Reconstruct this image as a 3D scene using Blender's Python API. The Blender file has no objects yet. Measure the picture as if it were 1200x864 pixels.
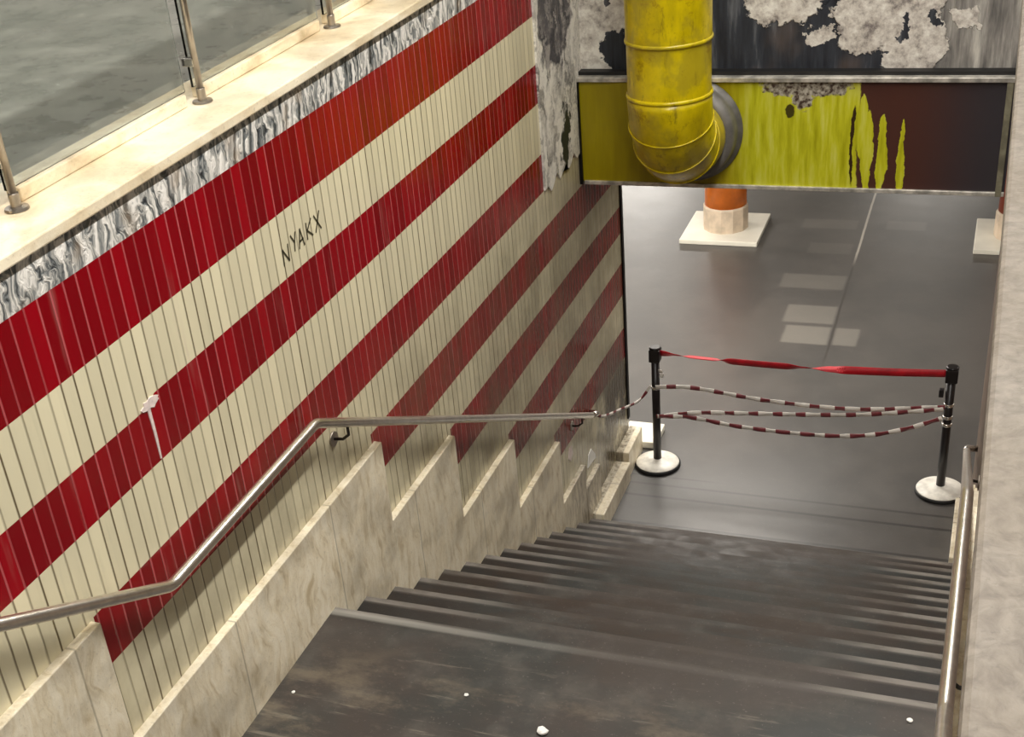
import bpy, bmesh, math, random
from mathutils import Vector, Matrix
random.seed(7)
D = bpy.data
C = bpy.context.scene.collection
PI = math.pi

# ---------------------------------------------------------------- materials
def newmat(name):
    m = D.materials.new(name); m.use_nodes = True
    nt = m.node_tree; nt.nodes.clear()
    out = nt.nodes.new('ShaderNodeOutputMaterial')
    b = nt.nodes.new('ShaderNodeBsdfPrincipled')
    nt.links.new(b.outputs[0], out.inputs[0])
    return m, nt, b
class G:
    """tiny node graph helper"""
    def __init__(s, nt): s.nt = nt; s.L = nt.links
    def n(s, t, **kw):
        x = s.nt.nodes.new(t)
        for k, v in kw.items(): setattr(x, k, v)
        return x
    def put(s, sock, v):
        if hasattr(v, 'is_linked') or hasattr(v, 'links'): s.L.new(v, sock)
        else: sock.default_value = v
    def m(s, op, a, b=0.0, c=0.0, clamp=False):
        x = s.n('ShaderNodeMath', operation=op, use_clamp=clamp)
        for i, v in enumerate((a, b, c)): s.put(x.inputs[i], v)
        return x.outputs[0]
    def pos(s):
        g = s.n('ShaderNodeNewGeometry'); x = s.n('ShaderNodeSeparateXYZ'); s.L.new(g.outputs['Position'], x.inputs[0])
        return x.outputs[0], x.outputs[1], x.outputs[2]
    def comb(s, a, b, c):
        x = s.n('ShaderNodeCombineXYZ')
        for i, v in enumerate((a, b, c)): s.put(x.inputs[i], v)
        return x.outputs[0]
    def noise(s, vec, scale=1.0, detail=4.0, rough=.55, dist=0.0):
        x = s.n('ShaderNodeTexNoise'); s.L.new(vec, x.inputs['Vector'])
        x.inputs['Scale'].default_value = scale; x.inputs['Detail'].default_value = detail
        x.inputs['Roughness'].default_value = rough; x.inputs['Distortion'].default_value = dist
        return x.outputs[0]
    def white(s, v):
        x = s.n('ShaderNodeTexWhiteNoise', noise_dimensions='1D'); s.put(x.inputs['W'], v); return x.outputs[0]
    def smooth(s, v, a, b, lo=0.0, hi=1.0):
        x = s.n('ShaderNodeMapRange', interpolation_type='SMOOTHSTEP')
        s.put(x.inputs[0], v)
        for i, q in enumerate((a, b, lo, hi)): x.inputs[i+1].default_value = q
        return x.outputs[0]
    def ramp(s, v, stops):
        x = s.n('ShaderNodeValToRGB'); s.put(x.inputs[0], v); e = x.color_ramp.elements
        while len(e) < len(stops): e.new(.5)
        for q, (p, c) in zip(e, stops): q.position = p; q.color = (*c, 1)
        return x.outputs[0]
    def mix(s, f, a, b, mode='MIX'):
        x = s.n('ShaderNodeMix', data_type='RGBA', blend_type=mode)
        s.put(x.inputs[0], f)
        for i, v in ((6, a), (7, b)):
            if isinstance(v, tuple): x.inputs[i].default_value = (*v, 1)
            else: s.L.new(v, x.inputs[i])
        return x.outputs[2]
    def bump(s, b, h, dist=.01, st=.5):
        x = s.n('ShaderNodeBump'); x.inputs['Strength'].default_value = st; x.inputs['Distance'].default_value = dist
        s.L.new(h, x.inputs['Height']); s.L.new(x.outputs[0], b.inputs['Normal'])
def lin(r, g, b):
    f = lambda v: (v/255/12.92) if v/255 <= .04045 else ((v/255+.055)/1.055)**2.4
    return (f(r), f(g), f(b))
def setp(b, rough=.5, metal=0.0, spec=.5):
    b.inputs['Roughness'].default_value = rough; b.inputs['Metallic'].default_value = metal
    b.inputs['Specular IOR Level'].default_value = spec
def simple(name, col, rough=.5, metal=0.0, var=.15, scale=8.0, spec=.5):
    m, nt, b = newmat(name); g = G(nt); setp(b, rough, metal, spec)
    x, y, z = g.pos(); v = g.noise(g.comb(x, y, z), scale, 5)
    c = g.mix(g.smooth(v, .3, .7), tuple(k*(1-var) for k in col), tuple(min(1, k*(1+var)) for k in col))
    g.L.new(c, b.inputs['Base Color'])
    return m

PITCH = .0627
def tile_mat(name, col, joint, jw, var, rough=.22):
    m, nt, b = newmat(name); g = G(nt); setp(b, rough, 0, .5)
    x, y, z = g.pos()
    u = g.m('DIVIDE', y, PITCH); fr = g.m('FRACT', u)
    d = g.m('ABSOLUTE', g.m('SUBTRACT', fr, .5))           # .5 at the joint
    col_id = g.white(g.m('FLOOR', u))
    # joints vary from column to column in weight
    jv = g.white(g.m('ADD', g.m('FLOOR', g.m('ADD', u, .5)), 31.7))
    joint_m = g.smooth(d, .5-jw, .5-jw*.35)
    joint_m = g.m('MULTIPLY', joint_m, g.smooth(jv, 0, 1, .45, 1.0))
    tint = g.mix(g.smooth(col_id, 0, 1), tuple(k*(1-var) for k in col), tuple(min(1, k*(1+var*.7)) for k in col))
    streak = g.noise(g.comb(0.0, g.m('MULTIPLY', y, 22), g.m('MULTIPLY', z, 2.2)), 1, 5, .6)
    tint = g.mix(g.smooth(streak, .5, .8, 0, .3), tint, tuple(k*.62 for k in col))
    # scuffs, whitish rub marks on the glaze
    rub = g.noise(g.comb(0.0, g.m('MULTIPLY', y, 9), g.m('MULTIPLY', z, 1.3)), 1, 3, .6)
    tint = g.mix(g.smooth(rub, .60, .8, 0, .28), tint, lin(196, 168, 158))
    c = g.mix(joint_m, tint, joint)
    # grime low on the far end of the wall (soot near the passage)
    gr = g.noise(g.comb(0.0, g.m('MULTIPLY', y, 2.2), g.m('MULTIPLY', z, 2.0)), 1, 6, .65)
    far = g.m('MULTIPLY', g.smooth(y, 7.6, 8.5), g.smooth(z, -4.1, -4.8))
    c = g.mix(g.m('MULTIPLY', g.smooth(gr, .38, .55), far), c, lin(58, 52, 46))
    # dirt film on the lower half, deepened to paint in the shading there
    c = g.mix(g.m('MULTIPLY', g.smooth(gr, .32, .7, .15, .6), g.smooth(z, -2.2, -3.2)), c, lin(104, 90, 66))
    g.L.new(c, b.inputs['Base Color'])
    g.L.new(g.m('ADD', g.m('MULTIPLY', joint_m, .4), rough), b.inputs['Roughness'])
    # slightly pillowed tiles
    h = g.m('ADD', g.smooth(d, .5, .38), g.m('MULTIPLY', g.noise(g.comb(x, y, z), 14, 2), .25))
    g.bump(b, h, .004, .8)
    return m
M = {}
M['cream'] = tile_mat('cream_glazed_tile', lin(230, 221, 188), lin(104, 90, 62), .085, .08)
M['red'] = tile_mat('red_glazed_tile', lin(140, 0, 17), lin(198, 92, 96), .085, .25)

def marble_mat(name, light, mid, dark, sy=16, sz=3, lo=.36, hi=.62, rough=.35, dirt=0.0, horiz=False, panel=0.0):
    m, nt, b = newmat(name); g = G(nt); setp(b, rough)
    x, y, z = g.pos()
    w = g.noise(g.comb(x, y, z), 3.0, 3)
    yy = g.m('MULTIPLY', g.m('ADD', y, g.m('MULTIPLY', w, .25)), sy); zz = g.m('MULTIPLY', z, sz)
    v = g.noise(g.comb(g.m('MULTIPLY', x, sy), yy, zz), 1, 6, .62, .4)
    c = g.ramp(v, [(lo, dark), ((lo+hi)/2, mid), (hi, light)])
    s = g.noise(g.comb(x, y, z), 60, 3, .7)
    c = g.mix(g.smooth(s, .55, .75, 0, .45), c, tuple(k*.5 for k in mid))
    if panel:
        fr = g.m('ABSOLUTE', g.m('SUBTRACT', g.m('FRACT', g.m('DIVIDE', y, panel)), .5))
        pid = g.white(g.m('FLOOR', g.m('DIVIDE', y, panel)))
        c = g.mix(g.m('MULTIPLY', pid, .12), c, tuple(k*.55 for k in mid))
        c = g.mix(g.smooth(fr, .492, .498, 0, .6), c, tuple(k*.35 for k in mid))
        soot = g.m('MULTIPLY', g.smooth(y, 7.0, 7.7), g.smooth(x, .06, .05))
        c = g.mix(g.m('MULTIPLY', soot, g.smooth(v, .35, .6, .75, .35)), c, lin(72, 62, 50))
    if dirt:
        q = g.noise(g.comb(x, g.m('MULTIPLY', y, 1.0), g.m('MULTIPLY', z, 1.6)), 2.2, 5)
        c = g.mix(g.smooth(q, .42, .66, 0, dirt), c, lin(92, 78, 56))
    g.L.new(c, b.inputs['Base Color']); g.bump(b, s, .003, .35)
    return m
M['dado'] = marble_mat('beige_marble', lin(250, 240, 216), lin(238, 225, 196), lin(206, 188, 154), 26, 6, .30, .60, .38, .35, panel=.82)
M['coping'] = marble_mat('cream_stone', lin(252, 240, 212), lin(232, 214, 180), lin(196, 174, 138), 3, 6, .3, .6, .4, .25)
M['coping_grey'] = marble_mat('grey_beige_stone', lin(124, 116, 105), lin(109, 101, 91), lin(92, 84, 75), 34, 30, .28, .64, .6, .25)

# rough drippy band under the left coping
m, nt, b = newmat('dripped_plaster'); g = G(nt); setp(b, .45)
x, y, z = g.pos()
w = g.noise(g.comb(x, y, z), 6, 3)
wz = g.m('ADD', g.m('MULTIPLY', z, 7), g.m('MULTIPLY', w, 4))
v = g.noise(g.comb(x, g.m('MULTIPLY', g.m('ADD', y, g.m('MULTIPLY', w, .18)), 34), wz), 1, 5, .6, .6)
c = g.ramp(v, [(.34, lin(40, 44, 48)), (.43, lin(120, 124, 124)), (.50, lin(184, 182, 176)), (.58, lin(244, 240, 232))])
tn = g.noise(g.comb(x, y, z), 5, 2)
c = g.mix(g.smooth(tn, .55, .72, 0, .4), c, lin(170, 140, 104))
g.L.new(c, b.inputs['Base Color']); g.bump(b, v, .02, .8)
M['band'] = m

# stained end panel of the left wall, up to the lintel
def blobs(g, u, v, lst):
    """signed field: >0 inside any ellipse (cu, cv, ru, rv)"""
    best = None
    for cu, cv, ru, rv in lst:
        a = g.m('POWER', g.m('DIVIDE', g.m('SUBTRACT', u, cu), ru), 2.0)
        q = g.m('POWER', g.m('DIVIDE', g.m('SUBTRACT', v, cv), rv), 2.0)
        f = g.m('SUBTRACT', 1.0, g.m('SQRT', g.m('ADD', a, q)))
        best = f if best is None else g.m('MAXIMUM', best, f)
    return best
def warp(g, p, q, r, scale, amt, seed):
    n = g.noise(g.comb(g.m('ADD', p, seed), q, r), scale, 6, .65)
    return g.m('MULTIPLY', g.m('SUBTRACT', n, .5), amt)
m, nt, b = newmat('stained_panel'); g = G(nt); setp(b, .5)
x, y, z = g.pos()
yw = g.m('ADD', y, warp(g, x, y, z, 5, .5, 3.1)); zw = g.m('ADD', z, warp(g, x, y, z, 4, .7, 9.7))
v = g.noise(g.comb(x, g.m('MULTIPLY', yw, 14), g.m('MULTIPLY', zw, 3)), 1, 6, .6, .3)
dark = g.ramp(v, [(.36, lin(34, 34, 40)), (.5, lin(86, 84, 88)), (.64, lin(178, 172, 166))])
lite = g.ramp(v, [(.34, lin(96, 94, 92)), (.44, lin(190, 186, 178)), (.56, lin(246, 242, 232))])
f = blobs(g, yw, zw, [(7.62, -1.62, .30, .50), (7.85, -1.2, .4, .5)])
c = g.mix(g.smooth(f, -.05, .12), lite, dark)
f2 = blobs(g, yw, zw, [(7.70, -2.52, .12, .22)])
c = g.mix(g.smooth(f2, 0, .2), c, lin(40, 48, 42))
g.L.new(c, b.inputs['Base Color']); g.bump(b, v, .01, .5)
M['panel'] = m

# peeling paint of the wall above the lintel (blobs in X and Z of the real wall)
m, nt, b = newmat('peeling_wall'); g = G(nt); setp(b, .6)
x, y, z = g.pos()
xw = g.m('ADD', x, g.m('ADD', warp(g, x, y, z, 3.5, .42, 1.7), warp(g, x, y, z, 16, .10, 2.2)))
zw = g.m('ADD', z, g.m('ADD', warp(g, x, y, z, 3.5, .34, 7.3), warp(g, x, y, z, 16, .10, 5.2)))
fine = g.noise(g.comb(x, y, z), 15, 8, .72)
st = g.noise(g.comb(g.m('MULTIPLY', x, 16), y, g.m('MULTIPLY', z, 2)), 1, 5, .6)
navy = g.ramp(st, [(.35, lin(26, 28, 36)), (.55, lin(50, 54, 62)), (.74, lin(112, 114, 118))])
fine = g.m('ADD', g.m('MULTIPLY', fine, .6), g.m('MULTIPLY', g.noise(g.comb(x, y, z), 6, 6, .7), .4))
plaster = g.ramp(fine, [(.38, lin(128, 120, 116)), (.46, lin(200, 192, 182)), (.58, lin(246, 242, 232))])
grey = g.ramp(st, [(.32, lin(84, 82, 80)), (.5, lin(146, 142, 136)), (.68, lin(206, 202, 192))])
c = g.mix(g.smooth(xw, 2.02, 2.2), navy, grey)
f = blobs(g, xw, zw, [(1.27, -1.72, .27, .22), (1.74, -1.92, .22, .20), (1.6, -1.6, .45, .17), (2.0, -2.02, .16, .22), (2.0, -1.75, .20, .28), (2.3, -1.90, .09, .05), (.35, -1.75, .36, .42), (.18, -2.08, .26, .22), (1.45, -1.98, .07, .05)])
c = g.mix(g.smooth(f, 0, .05), c, plaster)
hol = blobs(g, xw, zw, [(1.62, -1.76, .15, .028), (1.52, -1.80, .07, .05), (2.10, -1.93, .04, .045), (1.95, -1.99, .03, .08), (.20, -1.72, .03, .12), (.31, -2.12, .13, .15)])
c = g.mix(g.smooth(hol, 0, .08), c, navy)
tn = g.noise(g.comb(x, y, z), 3, 2)
c = g.mix(g.smooth(tn, .5, .75, 0, .3), c, lin(150, 128, 112))
g.L.new(c, b.inputs['Base Color'])
g.bump(b, g.m('ADD', g.smooth(f, -.02, .06), g.m('MULTIPLY', fine, .4)), .012, .8)
M['peel'] = m

# lintel: yellow paint over dark brown
m, nt, b = newmat('lintel_paint'); g = G(nt); setp(b, .32, 0, .5)
x, y, z = g.pos()
xw = g.m('ADD', x, g.m('ADD', warp(g, x, y, z, 7, .05, 1.2), warp(g, x, y, z, 30, .02, 8)))
zw = g.m('ADD', z, warp(g, x, y, z, 10, .07, 4.4))
st = g.noise(g.comb(g.m('MULTIPLY', x, 22), y, g.m('MULTIPLY', z, 2.5)), 1, 4, .6)
yel = g.ramp(st, [(.3, lin(170, 168, 14)), (.5, lin(204, 204, 40)), (.7, lin(220, 220, 104))])
och = g.ramp(st, [(.3, lin(146, 130, 2)), (.7, lin(164, 148, 8))])
yel = g.mix(g.smooth(xw, .9, 1.15), och, yel)
brown = g.mix(g.smooth(xw, 1.95, 2.5), lin(80, 48, 40), lin(56, 52, 56))
edge = g.m('SUBTRACT', 1.74, xw)
f = g.m('MAXIMUM', g.m('MULTIPLY', edge, 5.0), blobs(g, xw, zw, [(1.79, -2.68, .032, .27), (1.755, -2.52, .03, .2), (1.875, -2.73, .034, .18), (1.87, -2.57, .024, .13), (1.985, -2.78, .026, .15), (1.985, -2.66, .013, .2)]))
c = g.mix(g.smooth(f, 0, .06), brown, yel)
crack = blobs(g, xw, zw, [(1.70, -2.68, .010, .22), (1.705, -2.5, .012, .12)])
c = g.mix(g.smooth(crack, 0, .2), c, lin(58, 40, 22))
flake = g.m('ADD', blobs(g, xw, zw, [(1.42, -2.28, .30, .07), (1.40, -2.33, .07, .10)]), warp(g, x, y, z, 26, 1.1, 2.0))
fl = g.ramp(g.noise(g.comb(x, y, z), 34, 3), [(.4, lin(70, 52, 44)), (.5, lin(150, 142, 128)), (.62, lin(196, 190, 176))])
c = g.mix(g.smooth(flake, .05, .2), c, fl)
dk = blobs(g, xw, zw, [(1.335, -2.43, .03, .045)])
c = g.mix(g.smooth(dk, 0, .2), c, lin(70, 62, 20))
g.L.new(c, b.inputs['Base Color']); g.bump(b, g.smooth(f, 0, .08), .004, .6)
M['lintel'] = m

# duct yellow enamel
m, nt, b = newmat('yellow_enamel'); g = G(nt); setp(b, .28, 0, .55)
x, y, z = g.pos()
n = g.noise(g.comb(x, y, g.m('MULTIPLY', z, .6)), 5, 5, .6)
c = g.ramp(n, [(.32, lin(176, 156, 0)), (.55, lin(214, 192, 2)), (.75, lin(226, 208, 40))])
s = g.noise(g.comb(g.m('MULTIPLY', x, 5), g.m('MULTIPLY', y, 5), z), 5, 5, .7)
c = g.mix(g.smooth(s, .54, .70, 0, .65), c, lin(104, 88, 18))
s2 = g.noise(g.comb(g.m('MULTIPLY', x, 3), g.m('MULTIPLY', y, 3), g.m('MULTIPLY', z, 3)), 1.3, 4, .6)
c = g.mix(g.smooth(s2, .5, .62, 0, .55), c, lin(150, 134, 40))
c = g.mix(g.smooth(g.noise(g.comb(x, y, z), 9, 6, .75), .55, .66, 0, .5), c, lin(120, 84, 10))
g.L.new(c, b.inputs['Base Color']); g.bump(b, n, .006, .25)
M['enamel'] = m

# stairs: dark studded rubber / stone, dusty
def floor_mat(name, base, alt, dust, rough=.3, amt=.25, spec=.5, rv=.25):
    m, nt, b = newmat(name); g = G(nt)
    x, y, z = g.pos(); v3 = g.comb(x, y, z)
    n1 = g.noise(v3, 1.1, 5, .6); n2 = g.noise(v3, 5, 6, .65); n3 = g.noise(v3, 70, 3, .7)
    c = g.mix(g.smooth(n1, .4, .6), base, alt)
    c = g.mix(g.smooth(n2, .46, .72, 0, amt), c, dust)
    c = g.mix(g.smooth(n3, .62, .72, 0, .5), c, dust)
    g.L.new(c, b.inputs['Base Color']); setp(b, rough, 0, spec)
    g.L.new(g.smooth(n2, .3, .7, rough*(1-rv), rough*(1+rv)), b.inputs['Roughness'])
    g.bump(b, n3, .002, .3)
    return m, nt, b, g, c, (x, y, z)
m, nt, b, g, c, (x, y, z) = floor_mat('dark_stair_stone', lin(58, 59, 57), lin(68, 62, 58), lin(108, 104, 96), .52, .30, .32)
ph = g.m('FRACT', g.m('DIVIDE', g.m('SUBTRACT', y, 4.0), .286))       # 0 at the back of a tread, 1 at its nosing
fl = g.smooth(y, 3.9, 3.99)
# lit nosing and shaded back of each tread painted in, strongest near the walls
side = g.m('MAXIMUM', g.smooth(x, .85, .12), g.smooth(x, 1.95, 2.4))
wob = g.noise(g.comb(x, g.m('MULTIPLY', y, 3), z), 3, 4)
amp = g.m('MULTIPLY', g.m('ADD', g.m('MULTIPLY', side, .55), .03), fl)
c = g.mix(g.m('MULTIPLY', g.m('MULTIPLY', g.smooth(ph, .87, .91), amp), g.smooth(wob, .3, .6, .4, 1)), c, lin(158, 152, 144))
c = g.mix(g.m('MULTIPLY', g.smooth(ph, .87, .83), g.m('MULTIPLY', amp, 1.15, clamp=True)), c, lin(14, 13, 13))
# painted highlight along the landing edge
le = g.m('MULTIPLY', g.smooth(y, 3.94, 3.96), g.smooth(y, 3.995, 3.98))
c = g.mix(g.m('MULTIPLY', le, g.smooth(x, 1.5, .3, .05, .5)), c, lin(160, 158, 150))
# dry scuffs across the landing
sc_ = g.noise(g.comb(g.m('MULTIPLY', x, 1.2), g.m('MULTIPLY', y, 12), z), 1.5, 5, .7)
c = g.mix(g.m('MULTIPLY', g.smooth(sc_, .58, .72, 0, .45), g.smooth(y, 3.9, 3.7)), c, lin(150, 142, 126))
bl = g.noise(g.comb(x, g.m('MULTIPLY', y, 2.0), z), 1.6, 6, .7)
c = g.mix(g.m('MULTIPLY', g.smooth(bl, .50, .66, 0, .5), g.smooth(y, 3.9, 3.5)), c, lin(128, 116, 98))
c = g.mix(g.m('MULTIPLY', g.smooth(bl, .44, .6, 0, .5), g.smooth(y, 4.1, 4.6)), c, lin(58, 46, 38))
g.L.new(c, b.inputs['Base Color'])
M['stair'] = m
m, nt, b, g, c, (x, y, z) = floor_mat('polished_hall_floor', lin(68, 66, 64), lin(77, 74, 71), lin(98, 94, 89), .40, .16, .9, .05)
# long straight joints running away from the stairs, and cross joints near the foot of the flight
def line(coord, at, w):
    return g.smooth(g.m('ABSOLUTE', g.m('SUBTRACT', coord, at)), w, w*.4)
n_soft = None
jx = line(g.m('ADD', x, warp(g, x, y, z, 2, .02, 1)), 1.285, .016)
jx = g.m('MULTIPLY', jx, g.smooth(y, 10.6, 10.9))
dj = g.m('MULTIPLY', jx, g.smooth(y, 13.2, 12.8)); lj = g.m('MULTIPLY', jx, g.smooth(y, 12.9, 13.4))
c = g.mix(dj, c, lin(58, 55, 52)); c = g.mix(g.m('MULTIPLY', lj, .8), c, lin(190, 184, 172))
cross = g.m('MAXIMUM', line(y, 7.955, .022), line(y, 8.33, .02))
cross = g.m('MAXIMUM', cross, g.m('MULTIPLY', line(y, 8.50, .018), .8))
cross = g.m('MAXIMUM', cross, g.m('MULTIPLY', line(y, 8.62, .012), g.smooth(x, .9, .5)))
c = g.mix(g.m('MULTIPLY', cross, .75), c, lin(28, 26, 26))
# worn pale tiles let into the floor
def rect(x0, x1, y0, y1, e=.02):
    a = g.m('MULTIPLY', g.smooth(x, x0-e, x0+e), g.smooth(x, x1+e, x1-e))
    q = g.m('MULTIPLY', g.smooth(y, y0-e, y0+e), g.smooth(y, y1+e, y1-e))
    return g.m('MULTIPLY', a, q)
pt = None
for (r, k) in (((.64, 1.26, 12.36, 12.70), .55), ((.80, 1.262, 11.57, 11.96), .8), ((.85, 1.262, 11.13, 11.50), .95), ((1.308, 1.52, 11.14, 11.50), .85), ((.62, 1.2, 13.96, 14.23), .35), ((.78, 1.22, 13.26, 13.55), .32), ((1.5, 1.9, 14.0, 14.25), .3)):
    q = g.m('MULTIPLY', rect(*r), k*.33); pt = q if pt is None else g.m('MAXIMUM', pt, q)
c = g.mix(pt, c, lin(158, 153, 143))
g.L.new(c, b.inputs['Base Color'])
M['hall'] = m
M['upper_floor'] = floor_mat('grey_terrazzo', lin(150, 150, 142), lin(166, 164, 156), lin(186, 184, 174), .30, .5)[0]
M['white_wall'] = simple('white_plaster', lin(205, 200, 190), .7, 0, .06, 2)
M['grey_wall'] = simple('grey_plaster', lin(132, 133, 134), .7, 0, .1, 2)
M['brown_wall'] = simple('brown_stained_plaster', lin(126, 108, 94), .6, 0, .25, 5)
M['dark_metal'] = simple('blackened_metal', lin(30, 28, 28), .45, .6, .3, 20)
M['old_trim'] = simple('tarnished_trim', lin(150, 146, 124), .45, .5, .35, 9)
M['silver_trim'] = simple('worn_silver_edge', lin(205, 200, 190), .4, .5, .45, 12)
M['steel'] = simple('brushed_steel', lin(214, 210, 204), .26, 1.0, .08, 30)
M['dull_steel'] = simple('dull_steel_rail', lin(168, 160, 150), .33, .9, .15, 20)
M['rail_steel'] = simple('polished_rail_steel', lin(236, 230, 222), .32, 1.0, .08, 20)
M['dark_steel'] = simple('dark_bracket_steel', lin(58, 54, 50), .4, .8, .2, 20)
M['zinc'] = simple('grey_zinc', lin(132, 130, 126), .42, .5, .2, 12)
M['black'] = simple('black_powder_coat', lin(30, 25, 26), .35, .1, .15, 20)
M['white_base'] = simple('worn_white_enamel', lin(228, 224, 214), .35, 0, .18, 14)
M['rubber'] = simple('black_rubber', lin(16, 15, 15), .6, 0, .1)
M['belt'] = simple('red_webbing', lin(196, 14, 34), .55, 0, .25, 9)
M['tape_white'] = simple('white_film', lin(240, 234, 226), .35, 0, .04)
M['tape_red'] = simple('dark_red_film', lin(128, 52, 58), .35, 0, .2, 20)
M['orange'] = simple('orange_paint', lin(246, 124, 16), .35, 0, .22, 5)
M['rust'] = simple('rust_red_paint', lin(140, 62, 38), .45, 0, .2, 6)
M['pale_base'] = simple('chalky_pink_concrete', lin(206, 188, 166), .6, 0, .2, 7)
M['pad'] = simple('white_marble_pad', lin(236, 232, 218), .4, 0, .06, 3)
M['chip'] = simple('white_filler', lin(228, 212, 206), .6, 0, .15, 40)
M['ink'] = simple('black_marker_ink', lin(70, 66, 48), .5, 0, .2, 60)
M['paper'] = simple('white_paper', lin(244, 242, 236), .6, 0, .03)
M['fixture'] = simple('white_fixture_metal', lin(210, 210, 206), .5, 0, .03)
def emis(name, col, s):
    m, nt, b = newmat(name); b.inputs['Base Color'].default_value = (*col, 1)
    b.inputs['Emission Color'].default_value = (*col, 1); b.inputs['Emission Strength'].default_value = s
    return m
M['tube'] = emis('lit_tube', (1.0, .93, .80), 3.0)
m, nt, b = newmat('balustrade_glass'); setp(b, .04)
b.inputs['Base Color'].default_value = (.86, .90, .87, 1); b.inputs['Transmission Weight'].default_value = 1; b.inputs['IOR'].default_value = 1.3
M['glass'] = m

# ---------------------------------------------------------------- mesh helpers
class MB:
    def __init__(s): s.bm = bmesh.new()
    def poly(s, pts, mi=0, smooth=False):
        f = s.bm.faces.new([s.bm.verts.new(p) for p in pts]); f.material_index = mi; f.smooth = smooth; return f
    def box(s, x0, x1, y0, y1, z0, z1, bev=0.0, mi=0):
        r = bmesh.ops.create_cube(s.bm, size=1)
        vs = r['verts']
        for v in vs: v.co = Vector(((x0+x1)/2+v.co.x*(x1-x0), (y0+y1)/2+v.co.y*(y1-y0), (z0+z1)/2+v.co.z*(z1-z0)))
        fs = {f for v in vs for f in v.link_faces}
        for f in fs: f.material_index = mi
        if bev:
            es = {e for v in vs for e in v.link_edges}
            bmesh.ops.bevel(s.bm, geom=list(es), offset=bev, segments=2, affect='EDGES', profile=.5)
        return s
    def tube(s, pts, r, n=14, cap=True, mi=0, radii=None):
        pts = [Vector(p) for p in pts]; rings = []
        t0 = (pts[1]-pts[0]).normalized()
        up = Vector((0, 0, 1)) if abs(t0.z) < .9 else Vector((1, 0, 0))
        a = t0.cross(up).normalized()
        for i, p in enumerate(pts):
            if i == 0: t = pts[1]-pts[0]
            elif i == len(pts)-1: t = pts[-1]-pts[-2]
            else: t = (pts[i+1]-p).normalized()+(p-pts[i-1]).normalized()
            t.normalize(); a = (a-t*a.dot(t)).normalized(); b_ = t.cross(a)
            rr = radii[i] if radii else r
            rings.append([s.bm.verts.new(p+(a*math.cos(2*PI*k/n)+b_*math.sin(2*PI*k/n))*rr) for k in range(n)])
        for q, w in zip(rings, rings[1:]):
            for k in range(n):
                f = s.bm.faces.new((q[k], q[(k+1) % n], w[(k+1) % n], w[k])); f.smooth = True; f.material_index = mi
        if cap:
            for q in (rings[0][::-1], rings[-1]):
                f = s.bm.faces.new(q); f.material_index = mi
        return s
    def lathe(s, prof, c, n=40, mi=0, axis='z', smooth=True):
        rings = []
        for r, h in prof:
            ring = []
            for k in range(n):
                a = 2*PI*k/n; u, v = r*math.cos(a), r*math.sin(a)
                p = (c[0]+u, c[1]+v, c[2]+h) if axis == 'z' else (c[0]+u, c[1]+h, c[2]+v)
                ring.append(s.bm.verts.new(p))
            rings.append(ring)
        for q, w in zip(rings, rings[1:]):
            for k in range(n):
                f = s.bm.faces.new((q[k], q[(k+1) % n], w[(k+1) % n], w[k])); f.smooth = smooth; f.material_index = mi
        for q in (rings[0][::-1], rings[-1]):
            s.bm.faces.new(q).material_index = mi
        return s
    def build(s, name, mats, parent=None, **props):
        bmesh.ops.recalc_face_normals(s.bm, faces=s.bm.faces)
        me = D.meshes.new(name); s.bm.to_mesh(me); s.bm.free()
        for mm in (mats if isinstance(mats, (list, tuple)) else [mats]): me.materials.append(mm)
        o = D.objects.new(name, me); C.objects.link(o)
        if parent:
            o.parent = parent
            o.matrix_parent_inverse = Matrix.Translation(-parent.location)
        for k, v in props.items(): o[k] = v
        return o
def thing(name, label, cat, loc, group=None):
    o = D.objects.new(name, None); o.location = loc; o.empty_display_size = .1; C.objects.link(o)
    o['label'] = label; o['category'] = cat
    if group: o['group'] = group
    return o
def tag(o, label, cat, group=None):
    o['label'] = label; o['category'] = cat
    if group: o['group'] = group
    return o
ST = dict(kind='structure')

# ---------------------------------------------------------------- levels (metres; camera at 0 height)
W = 2.60                      # inner face of the right wall
LAND = -3.42; RUN = .286; RISE = .15; Y0 = 4.0; NST = 14
HALL = LAND - RISE*NST        # -5.52
YB = Y0 + RUN*(NST-1)         # last nosing 7.718
UP = -1.5; COP = -1.225; YE = 8.95; YL = 2.75   # landing starts
HC = -2.92                    # hall ceiling / underside of lintel

# ---------------------------------------------------------------- left wall
def pl(pts):
    def f(y):
        if y <= pts[0][0]: return pts[0][1]
        for (a, b_), (c_, d) in zip(pts, pts[1:]):
            if y <= c_: return b_+(d-b_)*(y-a)/(c_-a)
        return pts[-1][1]
    return f
edges = [pl([(0, -1.40)]), pl([(0, -1.675)]),
         pl([(0, -1.925), (3.11, -1.955), (3.16, -1.925), (9, -1.955)]), pl([(0, -2.15), (2.26, -2.155), (9, -2.172)]),
         pl([(2.76, -2.435), (7.26, -2.472), (9, -2.475)]), pl([(2.6, -2.64), (7.2, -2.70), (9, -2.71)]),
         pl([(4.6, -2.905), (9, -2.95)]), pl([(4.6, -3.13), (9, -3.19)]),
         pl([(5.4, -3.37), (9, -3.42)]), pl([(5.4, -3.615), (9, -3.625)]),
         pl([(6.3, -3.865), (9, -3.86)]), pl([(6.3, -4.09), (9, -4.12)]),
         pl([(7.1, -4.335), (9, -4.395)]), pl([(7.1, -4.55), (9, -4.65)])]
w = MB()
ys = [-1.4]
while ys[-1] < YE-.001: ys.append(min(YE, ys[-1]+PITCH*1.0))
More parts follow.
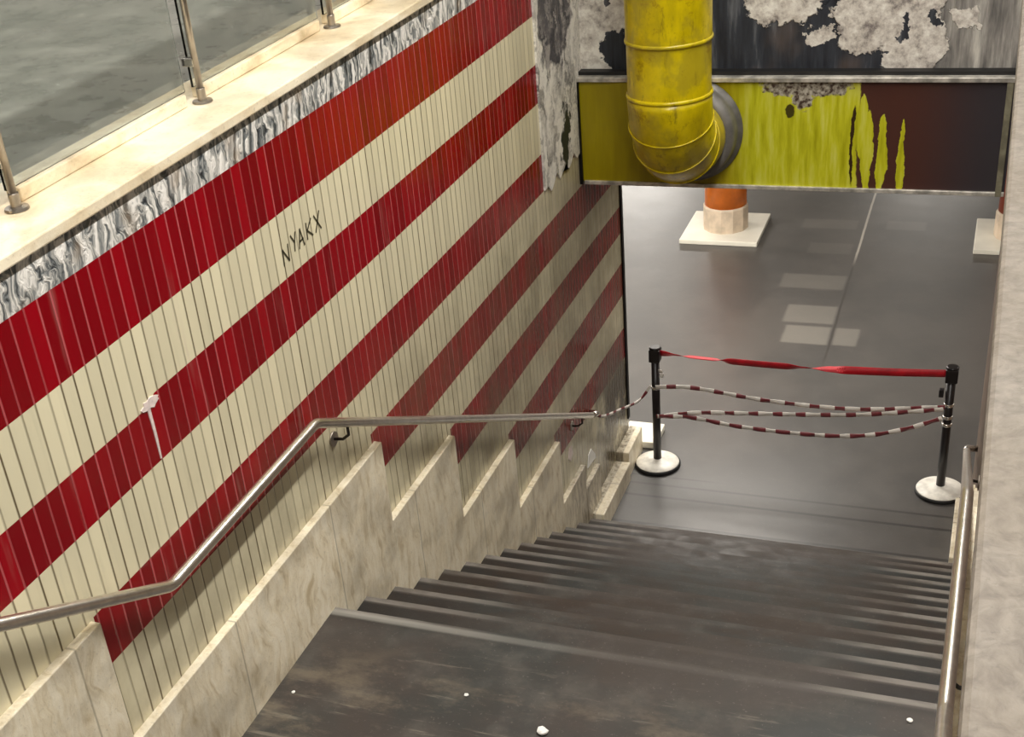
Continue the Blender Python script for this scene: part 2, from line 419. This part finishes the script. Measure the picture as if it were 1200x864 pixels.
for y0, y1 in zip(ys, ys[1:]):
    zt0 = [-1.27]+[e(y0) for e in edges]+[-5.7]
    zt1 = [-1.27]+[e(y1) for e in edges]+[-5.7]
    for i in range(len(zt0)-1):
        mi = 2 if i == 0 else (1 if i % 2 == 1 else 0)
        if i in (5, 7, 9, 11, 13) and (y0+y1)/2 < {5: 2.59, 7: 4.65, 9: 5.47, 11: 6.32, 13: 7.14}[i]: mi = 0
        w.poly([(0, y0, zt0[i]), (0, y1, zt1[i]), (0, y1, zt1[i+1]), (0, y0, zt0[i+1])], mi)
for pts in ([(0, YE, -1.27), (-.25, YE, -1.27), (-.25, YE, -5.7), (0, YE, -5.7)],
            [(0, -1.4, -1.27), (-.25, -1.4, -1.27), (-.25, -1.4, -5.7), (0, -1.4, -5.7)],
            [(-.25, -1.4, -1.27), (-.25, YE, -1.27), (-.25, YE, -5.7), (-.25, -1.4, -5.7)],
            [(-.25, -1.4, -1.27), (0, -1.4, -1.27), (0, YE, -1.27), (-.25, YE, -1.27)],
            [(-.25, -1.4, -5.7), (0, -1.4, -5.7), (0, YE, -5.7), (-.25, YE, -5.7)]):
    w.poly(pts, 3)
bmesh.ops.remove_doubles(w.bm, verts=w.bm.verts, dist=1e-5)
wall_left = w.build('wall_left', [M['cream'], M['red'], M['band'], M['grey_wall']], **ST)
# chipped tile and filler on the second red stripe
def ragged(y0, y1, z0, z1, n=18, j=.3, x=.0):
    cy, cz, ry, rz = (y0+y1)/2, (z0+z1)/2, (y1-y0)/2, (z1-z0)/2
    return [(x, cy+math.cos(2*PI*k/n)*ry*(1+random.uniform(-j, j)), cz+math.sin(2*PI*k/n)*rz*(1+random.uniform(-j, j))) for k in range(n)]
def slab(mb, pts, t):
    n = len(pts); a = [mb.bm.verts.new(p) for p in pts]; b_ = [mb.bm.verts.new((p[0]+t, p[1], p[2])) for p in pts]
    mb.bm.faces.new(b_); mb.bm.faces.new(a[::-1])
    for k in range(n): mb.bm.faces.new((a[k], a[(k+1) % n], b_[(k+1) % n], b_[k]))
c_ = MB(); slab(c_, ragged(3.09, 3.19, -1.965, -1.925, 16, .35), .004)
slab(c_, [(0, 3.118, -1.95), (0, 3.135, -1.95), (0, 3.137, -2.06), (0, 3.133, -2.15), (0, 3.126, -2.15), (0, 3.124, -2.05)], .003)
c_.build('chipped_patch', M['chip'], wall_left, label='white filler over a chipped tile')
# scribbled tag on the first cream stripe
def stroke(mb, pts, wd=.006):
    for (a, b_), (c2, d) in zip(pts, pts[1:]):
        v = Vector((c2-a, d-b_)); L = v.length
        if L < 1e-6: continue
        v /= L; nx, nz = -v.y*wd/2, v.x*wd/2; ex, ez = v.x*wd*.3, v.y*wd*.3
        mb.poly([(.0015, a-ex+nx, b_-ez+nz), (.0015, c2+ex+nx, d+ez+nz), (.0015, c2+ex-nx, d+ez-nz), (.0015, a-ex-nx, b_-ez-nz)])
gt = MB()
def letter(strokes, oy, oz, s=.8):
    for st_ in strokes: stroke(gt, [(oy+p*s, oz+q*s) for p, q in st_], .009)
letter([[(0, 0), (.005, .075), (.055, .005), (.062, .085)]], 4.135, -1.875)
letter([[(0, .075), (.03, .03), (.05, .075)], [(.03, .03), (.022, -.01)]], 4.215, -1.845)
letter([[(0, 0), (.03, .09), (.055, .0)], [(.01, .03), (.05, .035)]], 4.27, -1.86)
letter([[(0, 0), (.005, .08)], [(.06, .085), (.008, .04), (.06, .0)]], 4.345, -1.85)
letter([[(0, .085), (.06, 0)], [(.06, .09), (0, .0)]], 4.42, -1.85)
gt.build('graffiti_scribble', M['ink'], wall_left, label='thin dark scribbled graffiti tag')

# end panel with stained plaster, standing proud of the tiles
e_ = MB()
low = []
n = 14
for k in range(n+1):
    y = 7.25+.845*k/n
    low.append((0, y, -2.70+.03*math.sin(k*2.1)+.20*(k/n)**1.5*0+random.uniform(-.02, .02)))
pts = [(0, 7.25, -1.27)]+low+[(0, 8.095, -1.27)]
slab(e_, pts, .012)
bmesh.ops.triangulate(e_.bm, faces=[f for f in e_.bm.faces if len(f.verts) > 4])
e_.build('trim_1', M['panel'], **ST)

# coping of the left wall: cream slab, shadow gap below it is the overhang
k_ = MB(); k_.box(-.42, .025, -1.4, 8.35, -1.265, COP, .006)
k_.build('trim_2', M['coping'], **ST)
# end strip on the corner of the left wall
k_ = MB(); k_.box(-.262, .012, YE-.035, YE+.012, -5.2, HC, .004)
k_.build('trim_3', M['dark_metal'], **ST)

# stepped dado, left and right
lv = [(-1.4, -.63), (-.6, -.93), (0.1, -1.31), (.7, -1.63), (1.3, -1.99)]
levels = [(-1.4, 1.55, -1.96), (1.55, 2.60, -2.44), (2.60, 4.65, -2.955), (4.65, 5.47, -3.39), (5.47, 6.32, -3.90), (6.32, 7.14, -4.385), (7.14, 7.66, -4.875), (7.66, 8.02, -5.08)]
def dado(x0, x1, name):
    d = MB()
    for (a, b_, zt) in levels:
        d.box(x0, x1, a, b_, -5.55, zt, .004)
    return d.build(name, M['dado'], **ST)
dado(-.01, .035, 'baseboard_left')
dado(2.535, W+.01, 'baseboard_right')
# kerb stones at the foot of the flight
k_ = MB(); k_.box(-.005, .12, YB+.05, 8.53, HALL-.02, -5.36, .008); k_.box(-.005, .10, 8.56, YE+.04, HALL-.02, -5.30, .008)
k_.build('trim_4', M['dado'], **ST)
k_ = MB(); k_.box(2.50, W+.005, YB+.05, 8.53, HALL-.02, -5.36, .008)
k_.build('trim_5', M['dado'], **ST)

# ---------------------------------------------------------------- stairs
def stairs(name, x0, x1):
    s = MB()
    prof = []
    # upper flight (comes down from behind the camera), landing, lower flight
    y = YL; z = LAND
    up = []
    for k in range(12):
        up.append((y, z)); z += RISE; up.append((y, z)); y -= RUN
    up = up[::-1]
    prof = [(up[0][0]-1.0, up[0][1])]+up
    y = Y0; z = LAND
    for k in range(NST-1):
        prof += [(y, z), (y, z-.028), (y-.018, z-.04), (y-.018, z-RISE)]; z -= RISE; y += RUN
    prof += [(y, z), (y, z-.028), (y-.018, z-.04), (y-.018, z-RISE-.05)]
    a = [s.bm.verts.new((x0, p[0], p[1])) for p in prof]; b_ = [s.bm.verts.new((x1, p[0], p[1])) for p in prof]
    for i in range(len(prof)-1): s.bm.faces.new((a[i], b_[i], b_[i+1], a[i+1]))
    # underside
    u0 = [s.bm.verts.new((x, prof[0][0], -6.0)) for x in (x0, x1)]; u1 = [s.bm.verts.new((x, prof[-1][0], -6.0)) for x in (x0, x1)]
    s.bm.faces.new((a[0], b_[0], u0[1], u0[0])); s.bm.faces.new((a[-1], b_[-1], u1[1], u1[0])); s.bm.faces.new((u0[0], u0[1], u1[1], u1[0]))
    return s.build(name, M['stair'], **ST)
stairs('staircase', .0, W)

# ---------------------------------------------------------------- lower hall
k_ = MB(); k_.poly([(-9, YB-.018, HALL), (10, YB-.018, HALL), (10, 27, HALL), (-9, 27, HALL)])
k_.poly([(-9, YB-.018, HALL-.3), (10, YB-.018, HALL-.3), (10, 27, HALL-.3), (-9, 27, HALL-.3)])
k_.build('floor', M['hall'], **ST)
k_ = MB(); k_.box(-9, 10, 9.0, 27, HC, HC+.35); k_.build('ceiling', M['white_wall'], **ST)
k_ = MB(); k_.box(-9, 10, 27, 27.2, -5.9, HC+.3); k_.build('wall_far', M['white_wall'], **ST)
k_ = MB(); k_.box(-9.2, -9, 9.0, 27, -5.9, HC+.3); k_.build('wall_hall_left', M['white_wall'], **ST)
k_ = MB(); k_.box(10, 10.2, 9.0, 27, -5.9, HC+.3); k_.build('wall_hall_right', M['white_wall'], **ST)
k_ = MB(); k_.box(-9, -.26, YE-.15, YE, -5.6, HC+.3); k_.build('wall_hall_front', M['white_wall'], **ST)
k_ = MB(); k_.box(W+.3, 10, YE-.15, YE, -5.6, HC+.3); k_.build('wall_hall_near', M['white_wall'], **ST)

# right wall of the stairwell, coping overhangs it
k_ = MB(); k_.box(W, W+.3, -1.4, YE, -5.7, -1.275); k_.build('wall_right', M['brown_wall'], **ST)
k_ = MB(); k_.box(2.535, 3.35, -1.4, 8.1, -1.275, COP, .012); k_.build('trim_6', M['coping_grey'], **ST)

# wall above the lintel, and its coping
k_ = MB(); k_.box(-.0, W, 8.10, 8.35, -2.22, -1.27); k_.build('wall_back', M['peel'], **ST)
k_ = MB(); k_.box(.03, 3.35, 8.06, 8.42, -1.27, COP, .006); k_.build('trim_7', M['coping'], **ST)

# upper floor around the stairwell, its slab, walls and ceiling
k_ = MB()
k_.box(-9, -.26, -8, 16, UP-.3, UP); k_.box(W+.31, 10, -8, 16, UP-.3, UP); k_.box(-.26, W+.31, 8.43, 16, UP-.3, UP); k_.box(-.26, W+.31, -8, -1.5, UP-.3, UP)
k_.build('floor_upper', M['upper_floor'], **ST)
k_ = MB(); k_.box(-9, 10, -8, 16, 2.0, 2.2); k_.build('ceiling_upper', M['white_wall'], **ST)
k_ = MB(); k_.box(-9.2, -9, -8, 16, UP-.3, 2.2); k_.build('wall_concourse_left', M['grey_wall'], **ST)
k_ = MB(); k_.box(10, 10.2, -8, 16, UP-.3, 2.2); k_.build('wall_concourse_right', M['grey_wall'], **ST)
k_ = MB(); k_.box(-9, 10, 16, 16.2, UP-.3, 2.2); k_.build('wall_concourse_far', M['grey_wall'], **ST)
k_ = MB(); k_.box(-9, 10, -8.2, -8, UP-.3, 2.2); k_.build('wall_concourse_near', M['grey_wall'], **ST)

# ---------------------------------------------------------------- lintel
t = thing('lintel', 'painted metal lintel across the passage, yellow on its left and dark brown on its right', 'lintel', (1.28, 8.45, HC))
k_ = MB(); k_.box(.0, 2.575, 8.0, 8.93, HC+.02, -2.235, 0); k_.build('panel', M['lintel'], t)
k_ = MB(); k_.box(.0, 2.575, 7.975, 8.09, -2.25, -2.222, .003); k_.build('top_edge', M['silver_trim'], t, label='worn silver top edge')
k_ = MB(); k_.box(.0, 2.575, 8.03, 8.10, -2.221, -2.200); k_.build('top_gap_strip', M['rubber'], t, label='black strip above the silver edge')
k_ = MB(); k_.box(.03, 2.575, 7.985, 8.02, HC, HC+.025, .003); k_.build('bottom_edge', M['silver_trim'], t, label='worn silver bottom edge')
k_ = MB(); k_.box(.0, .022, 7.98, 8.02, HC, -2.25, .003); k_.build('side_edge', M['dark_metal'], t, label='dark left edge strip')
k_ = MB(); k_.box(2.525, 2.56, 7.98, 8.02, HC, -2.25, .003); k_.build('side_edge', M['old_trim'], t, label='olive grey right edge strip')

# ---------------------------------------------------------------- duct
DX, DY, DR, ER = .73, 7.45, .243, .36
ZE = -2.55
t = thing('ventilation_duct', 'fat yellow duct pipe coming down and bending into the lintel', 'duct', (DX, DY, ZE-.25))
k_ = MB(); k_.tube([(DX, DY, 1.99), (DX, DY, -1.86)], DR, 48, False); k_.build('pipe', M['enamel'], t)
k_ = MB(); k_.tube([(DX, DY, -1.84), (DX, DY, ZE+ER)], DR-.004, 48, False); k_.build('pipe', M['enamel'], t)
# gored elbow: straight segments meeting at mitres
k_ = MB(); pts = []
ng = 4
for i in range(ng+1):
    a = PI/2*i/ng
    pts.append((DX, DY+ER-ER*math.cos(a), ZE+ER-ER*math.sin(a)))
pts = [(DX, DY, ZE+ER+.02)]+pts+[(DX, 8.03, ZE)]
k_.tube(pts, DR, 48, True)
for f in k_.bm.faces: f.smooth = True
el = k_.build('elbow', M['enamel'], t)
for nm, zz, r in (('seam_ring', -1.85, DR+.009), ('seam_ring', ZE+ER+.03, DR+.008)):
    k_ = MB(); k_.lathe([(r-.010, -.012), (r-.004, -.009), (r-.002, 0), (r-.004, .009), (r-.010, .012)], (DX, DY, zz), 48); k_.build(nm, M['enamel'], t)
for i in (1, 2, 3):      # raised seams along the gores
    a = PI/2*i/ng; cpt = Vector((DX, DY+ER-ER*math.cos(a), ZE+ER-ER*math.sin(a)))
    tan = Vector((0, math.sin(a), -math.cos(a))); nrm = Vector((0, math.cos(a), math.sin(a))); xx = Vector((1, 0, 0))
    k_ = MB(); ring = [cpt+(xx*math.cos(2*PI*k/48)+nrm*math.sin(2*PI*k/48))*(DR+.002) for k in range(49)]
    k_.tube(ring, .0045, 6, False); k_.build('elbow_seam', M['enamel'], t)
k_ = MB(); k_.lathe([(.245, -.13), (.285, -.12), (.295, -.06), (.30, -.015), (.325, -.01), (.325, 0)], (DX, 7.995, ZE), 56, axis='y')
k_.build('collar', M['zinc'], t, label='grey zinc collar round the pipe end')

# ---------------------------------------------------------------- handrails
def fillet(pts, r=.028, n=4):
    P = [Vector(p) for p in pts]; out = [P[0]]
    for a, b_, c2 in zip(P, P[1:], P[2:]):
        u = (a-b_).normalized(); v = (c2-b_).normalized()
        for k in range(n+1):
            tt = k/n; out.append((b_+u*r)*(1-tt)**2+b_*2*tt*(1-tt)+(b_+v*r)*tt*tt)
    out.append(P[-1]); return out
def handrail(x, side, label, group=None):
    s = 1 if side == 'l' else -1
    wallx = 0.0 if side == 'l' else W
    kx = [(x, -.9, -.45), (x, 2.92, -2.52), (x, 4.03, -2.508), (x, 7.72, -4.50), (x, 7.86, -4.56)]
    t = thing('handrail', label, 'handrail', (x, 3.5, -2.6), group)
    k_ = MB(); k_.tube(fillet([kx[0], kx[1], kx[2], kx[3]]), .021, 16); k_.build('rail', M['rail_steel'], t)
    k_ = MB(); k_.tube(fillet([kx[3], kx[4], (wallx+s*.004, 7.93, -4.60)], .03), .021, 14); k_.build('end_return', M['steel'], t, label='bright bent end turned into the wall')
    for by in ((1.6, 4.28, 7.5) if side == 'l' else (1.2, 3.12, 5.9)):
        # height of the rail at by
        if by < 2.92: z = -.45+(by+.9)/(3.82)*(-2.07)
        elif by < 4.03: z = -2.51
        else: z = -2.508-(by-4.03)*(1.992/3.69)
        k_ = MB(); k_.tube([(x, by, z-.015), (x, by, z-.06), (x-s*.03, by, z-.085), (wallx, by, z-.09)], .007, 8)
        br = k_.build('bracket', M['dark_steel'], t)
        k_ = MB(); k_.tube([(wallx, by, z-.09), (wallx+s*.008, by, z-.09)], .034, 20); k_.build('wall_plate', M['dull_steel'], br)
    return t
handrail(.08, 'l', 'steel handrail on the red and cream striped wall, going level and then down', None)
handrail(2.534, 'r', 'bright steel handrail along the right edge below the beige coping', None)

# ---------------------------------------------------------------- glass balustrade on the left coping
t = thing('glass_balustrade', 'glass balustrade with thin steel posts standing on the cream coping', 'balustrade', (-.21, 4, COP))
py = [-.29, .80, 1.90, 2.99, 4.08, 5.17, 6.26, 7.35]
PX = -.205
for y in py:
    k_ = MB(); k_.tube([(PX+.02, y, COP+.004), (PX+.02, y, -.2)], .013, 16); o = k_.build('post', M['dull_steel'], t)
    k_ = MB(); k_.lathe([(.0155, .05), (.0165, .048), (.0165, .008), (.036, .007), (.038, 0)], (PX+.02, y, COP+.002), 24, smooth=False); k_.build('foot_flange', M['dull_steel'], o)
    k_ = MB(); k_.box(PX-.03, PX+.02, y-.014, y+.014, COP+.13, COP+.16, .003); k_.build('glass_clamp', M['steel'], o)
for a, b_ in zip(py, py[1:]):
    k_ = MB(); k_.box(PX-.036, PX-.026, a+.03, b_-.03, COP+.045, -.24, .001); k_.build('glass_panel', M['glass'], t)
    k_ = MB(); k_.box(PX-.06, PX-.005, a+.06, b_-.06, COP+.001, COP+.045, .005); k_.build('base_strip', M['coping'], t)
k_ = MB(); k_.tube([(PX+.02, py[0]-.3, -.18), (PX+.02, py[-1]+.3, -.18)], .022, 16); k_.build('top_rail', M['steel'], t)

# ---------------------------------------------------------------- columns in the hall
def column(x, y, label, shaft):
    t = thing('column', label, 'column', (x, y, HALL), None)
    k_ = MB(); k_.box(x-.42, x+.42, y-.44, y+.44, HALL, HALL+.05, .008); k_.build('pad', M['pad'], t, label='square white pad')
    k_ = MB(); k_.lathe([(.245, .05), (.245, .30), (.235, .32)], (x, y, HALL), 12, smooth=False); k_.build('base_collar', M['pale_base'], t, label='pale pinkish base ring')
    k_ = MB(); k_.tube([(x, y, HALL+.30), (x, y, HC-.002)], .225, 40); k_.build('shaft', shaft, t)
column(-.17, 13.78, 'orange column standing on a white square pad behind the lintel', M['orange'])
column(2.82, 13.86, 'rust red column on a white pad, partly hidden by the right wall', M['rust'])

# ---------------------------------------------------------------- stanchions
def stanchion(x, y, label, rings):
    t = thing('barrier_post', label, 'barrier post', (x, y, HALL))
    k_ = MB(); k_.lathe([(.176, 0), (.180, .008), (.180, .024), (.172, .03)], (x, y, HALL), 48); k_.build('base_rim', M['rubber'], t, label='black rubber rim')
    k_ = MB(); k_.lathe([(.171, .028), (.166, .036), (.10, .046), (.05, .056), (.034, .066)], (x, y, HALL), 48); k_.build('base_plate', M['white_base'], t, label='pale round base plate')
    k_ = MB(); k_.tube([(x, y, HALL+.055), (x, y, HALL+.93)], .031, 24); k_.build('pole', M['black'], t)
    k_ = MB(); k_.box(x-.042, x+.042, y-.042, y+.042, HALL+.925, HALL+1.03, .008); hd = k_.build('belt_head', M['black'], t)
    k_ = MB(); k_.lathe([(.044, 0), (.044, .012), (.036, .018)], (x, y, HALL+1.028), 24); k_.build('cap', M['black'], hd)
    for h in rings:
        k_ = MB(); k_.lathe([(.0325, -.012), (.036, -.010), (.036, .010), (.0325, .012)], (x, y, HALL+h), 20); k_.build('tape_wrap', M['steel'], t, label='silvery tape wrapped round the pole')
    return t
LP = (.27, 8.79); RP = (2.385, 8.83)
sl = stanchion(*LP, 'left black barrier post, the one standing by the striped wall', (.70,))
sr = stanchion(*RP, 'right black barrier post, the one standing next to the bright handrail', (.74, .64, .58))
k_ = MB(); k_.box(RP[0]-.075, RP[0]-.042, RP[1]-.022, RP[1]+.022, HALL+.80, HALL+.86, .005); k_.build('clip', M['black'], sr)

def ribbon(mb, path, width, twist, mis=None, thick=.0012, n=None):
    """flat twisted band along path (list of Vectors); twist(i) angle; material index per segment"""
    P = [Vector(p) for p in path]; N = len(P); prev = None
    for i in range(N):
        tt = (P[min(i+1, N-1)]-P[max(i-1, 0)]).normalized()
        up = Vector((0, 0, 1)); sd = tt.cross(up).normalized(); up = sd.cross(tt)
        a = twist(i); d = up*math.cos(a)+sd*math.sin(a); nn = tt.cross(d)
        cur = [mb.bm.verts.new(P[i]+d*width/2*s1+nn*thick*s2) for s1, s2 in ((1, 1), (-1, 1), (-1, -1), (1, -1))]
        if prev:
            for k in range(4):
                f = mb.bm.faces.new((prev[k], prev[(k+1) % 4], cur[(k+1) % 4], cur[k])); f.smooth = k in (0, 2)
                f.material_index = mis(i) if mis else 0
        else: mb.bm.faces.new(cur)
        prev = cur
    mb.bm.faces.new(prev[::-1])
def sag(a, b_, s, n):
    a, b_ = Vector(a), Vector(b_)
    return [a.lerp(b_, k/n)-Vector((0, 0, 4*s*(k/n)*(1-k/n))) for k in range(n+1)]
# retractable belt, twisted twice
bp = sag((LP[0]+.04, LP[1], HALL+.995), (RP[0]-.04, RP[1], HALL+.985), .035, 120)
def btw(i):
    u = i/120
    import math as _m
    keys = [(0, .25), (.06, .9), (.12, 1.45), (.2, 1.45), (.27, .2), (.45, .2), (.52, .9), (.62, 1.9), (.68, 2.8), (.8, 3.0), (1, 3.14)]
    for (p, q), (r, s_) in zip(keys, keys[1:]):
        if u <= r: k = (u-p)/(r-p); k = k*k*(3-2*k); return q+(s_-q)*k
    return keys[-1][1]
k_ = MB(); ribbon(k_, bp, .058, btw); k_.build('belt', M['belt'], sl, label='red webbing belt')

def hazard(path_pts, label, cat='barrier tape', wd=.036, period=.178, duty=.60, tw=38.0, ph=0.0, group=None):
    # resample by length
    P = [Vector(p) for p in path_pts]; out = [P[0]]; step = .012
    L = 0; seg = [(a, b_) for a, b_ in zip(P, P[1:])]
    tot = sum((b_-a).length for a, b_ in seg); N = int(tot/step)
    acc = 0; si = 0; pos = 0
    for k in range(1, N+1):
        d = k*tot/N
        while si < len(seg)-1 and acc+(seg[si][1]-seg[si][0]).length < d: acc += (seg[si][1]-seg[si][0]).length; si += 1
        a, b_ = seg[si]; l = (b_-a).length; out.append(a.lerp(b_, min(1, (d-acc)/l)))
    mb = MB()
    def mi(i): return 0 if ((i*step/period+ph) % 1.0) < duty else 1
    ribbon(mb, out, wd, lambda i: .22*math.sin(i*step*tw)+.1, mi)
    o = mb.build('barrier_tape', [M['tape_white'], M['tape_red']]); tag(o, label, cat, group)
    return o
def curve(pts, n=40):
    P = [Vector(p) for p in pts]; P = [P[0]*2-P[1]]+P+[P[-1]*2-P[-2]]; out = []
    for a, b_, c2, d in zip(P, P[1:], P[2:], P[3:]):
        for k in range(n):
            u = k/n; out.append(.5*((2*b_)+(-a+c2)*u+(2*a-5*b_+4*c2-d)*u*u+(-a+3*b_-3*c2+d)*u**3))
    out.append(P[-2]); return out
yl, yr = LP[1]-.036, RP[1]-.036
hazard(curve([(.275, yl, -4.80), (.56, 8.79, -4.80), (1.12, 8.79, -4.855), (1.74, 8.79, -4.863), (2.36, yr, -4.785)], 12),
       'uppermost red and white tape strung between the two posts, sagging just below the red belt', ph=.1)
hazard(curve([(.28, yl-.006, -5.055), (.6, 8.785, -5.01), (1.0, 8.78, -4.972), (1.74, 8.78, -4.905), (2.352, yr-.006, -4.80)], 12),
       'middle red and white tape between the posts, rising evenly to the right', ph=.6)
hazard(curve([(.29, yl-.012, -5.05), (.54, 8.775, -5.052), (.93, 8.77, -5.09), (1.44, 8.77, -5.10), (1.81, 8.77, -5.068), (2.1, 8.775, -4.985), (2.35, yr-.012, -4.87)], 12),
       'lowest red and white tape hanging deepest between the posts', ph=.3, duty=.42)
hazard(curve([(.24, yl, -4.79), (.16, 8.70, -4.90), (.10, 8.35, -4.80), (.085, 8.0, -4.66), (.06, 7.90, -4.60)], 12),
       'short tape tail tied from the left post to the end of the wall handrail', ph=.2, wd=.022)
hazard(curve([(.305, yl, -4.66), (.34, 8.74, -4.66), (.325, 8.73, -4.70)], 8), 'tiny knotted tape scrap at the top of the left post', wd=.03, ph=0)

# ---------------------------------------------------------------- small things
def crumb(x, y, z, r, label, name='paper_scrap', cat='litter', group=None):
    k_ = MB(); bmesh.ops.create_icosphere(k_.bm, subdivisions=2, radius=r)
    for v in k_.bm.verts: v.co = Vector((x+v.co.x*random.uniform(.8, 1.25), y+v.co.y*random.uniform(.8, 1.2), z+r*.5+v.co.z*.5*random.uniform(.8, 1.1)))
    tag(k_.build(name, M['paper']), label, cat, group)
crumb(1.152, 3.475, LAND, .022, 'white scrap of paper on the landing, at the bottom edge of the photo')
crumb(2.43, 3.88, LAND, .011, 'tiny white crumb on the landing beside the right handrail')
crumb(.115, 3.44, LAND, .008, 'tiny white crumb on the landing close to the left marble base')
crumb(.80, 3.60, LAND, .009, 'tiny white crumb on the landing, left of the white paper scrap')
k_ = MB(); slab(k_, [(0, 7.80, -4.99), (0, 7.83, -4.90), (0, 7.90, -4.885), (0, 7.99, -4.98), (0, 8.0, -5.02), (0, 7.9, -5.0)], .006)
o = k_.build('sticker', M['paper']); tag(o, 'torn white sticker on the wall below the end of the left handrail', 'sticker')
o.location.x = .002
k_ = MB(); slab(k_, [(0, 7.38, -4.67), (0, 7.41, -4.60), (0, 7.47, -4.61), (0, 7.48, -4.68), (0, 7.43, -4.71)], .004)
o = k_.build('sticker', M['chip']); tag(o, 'faded pinkish sticker on the wall at the tip of the last red stripe', 'sticker'); o.location.x = .002
# white marble block standing at the wall end, behind the left post
k_ = MB(); k_.box(-.10, .20, 9.02, 9.34, HALL, HALL+.06, .008)
tag(k_.build('stone_block', M['pad']), 'low white stone block at the wall end behind the left post', 'stone block')

# ---------------------------------------------------------------- lamps
def lamp(name, label, x, y, z, lx, ly, power, group, col=(1.0, .965, .915)):
    t = thing(name, label, 'ceiling light', (x, y, z), group)
    k_ = MB(); k_.box(x-lx/2-.04, x+lx/2+.04, y-ly/2-.04, y+ly/2+.04, z-.05, z-.001, .006); k_.build('housing', M['fixture'], t)
    k_ = MB(); k_.box(x-lx/2, x+lx/2, y-ly/2, y+ly/2, z-.062, z-.051); k_.build('diffuser', M['tube'], t)
    l = D.lights.new('lamp_light', 'AREA'); l.shape = 'RECTANGLE'; l.size = lx; l.size_y = ly; l.energy = power; l.color = col
    o = D.objects.new('lamp_light', l); o.location = (0, 0, -.075); o.parent = t; C.objects.link(o)
P_UP = 1.0
UPG = 'ceiling lights of the upper concourse'
for (x, y, pw) in ((2.1, -.4, 90), (2.1, 1.8, 115), (2.1, 4.0, 115), (2.1, 6.2, 95), (2.1, 8.4, 70), (-3.5, 2.5, 90), (-3.5, 7, 100), (6.5, 3, 40), (6.5, 7, 30)):
    lamp('ceiling_light', 'long white light on the upper ceiling, above the stairwell and outside the photo', x, y, 2.0, .16, 2.0, pw*P_UP, UPG)
LOG = 'ceiling lights of the lower hall'
for (x, y, pw) in ((-5.5, 16.5, 460), (-5.5, 20.0, 560), (-3.5, 23.0, 420), (1.5, 24.5, 150), (-2.4, 11.2, 130), (4.6, 11.0, 30), (.4, 10.6, 90)):
    lamp('ceiling_light', 'white light on the lower hall ceiling, hidden behind the lintel', x, y, HC, 1.6, 1.6, pw, LOG, (1, .95, .88))

# ---------------------------------------------------------------- world, camera, view
wd = D.worlds.new('world'); bpy.context.scene.world = wd; wd.use_nodes = True
wd.node_tree.nodes['Background'].inputs[0].default_value = (.5, .5, .5, 1); wd.node_tree.nodes['Background'].inputs[1].default_value = .3
F, CX, CY = 1542.96377, 528.452740, 543.524300
R_ = [(0.92764752, 0.3597838, -0.10012839), (0.10515072, -0.50889155, -0.85438441), (-0.35834816, 0.78203901, -0.50990351)]
cam = D.cameras.new('camera'); co = D.objects.new('camera', cam); C.objects.link(co)
rx, dn, fw = [Vector(v) for v in R_]
mm = Matrix((rx, -dn, -fw)).transposed().to_4x4(); mm.translation = Vector((2.5, 0, 0))
co.matrix_world = mm
cam.sensor_fit = 'HORIZONTAL'; cam.sensor_width = 36; cam.lens = F/1200*36
cam.shift_x = (600-CX)/1200; cam.shift_y = (CY-432)/1200
cam.clip_start = .05; cam.clip_end = 100
sc = bpy.context.scene; sc.camera = co
sc.view_settings.view_transform = 'Standard'; sc.view_settings.look = 'None'
sc.view_settings.gamma = 1; sc.view_settings.use_curve_mapping = False
sc.view_settings.exposure = 0.0
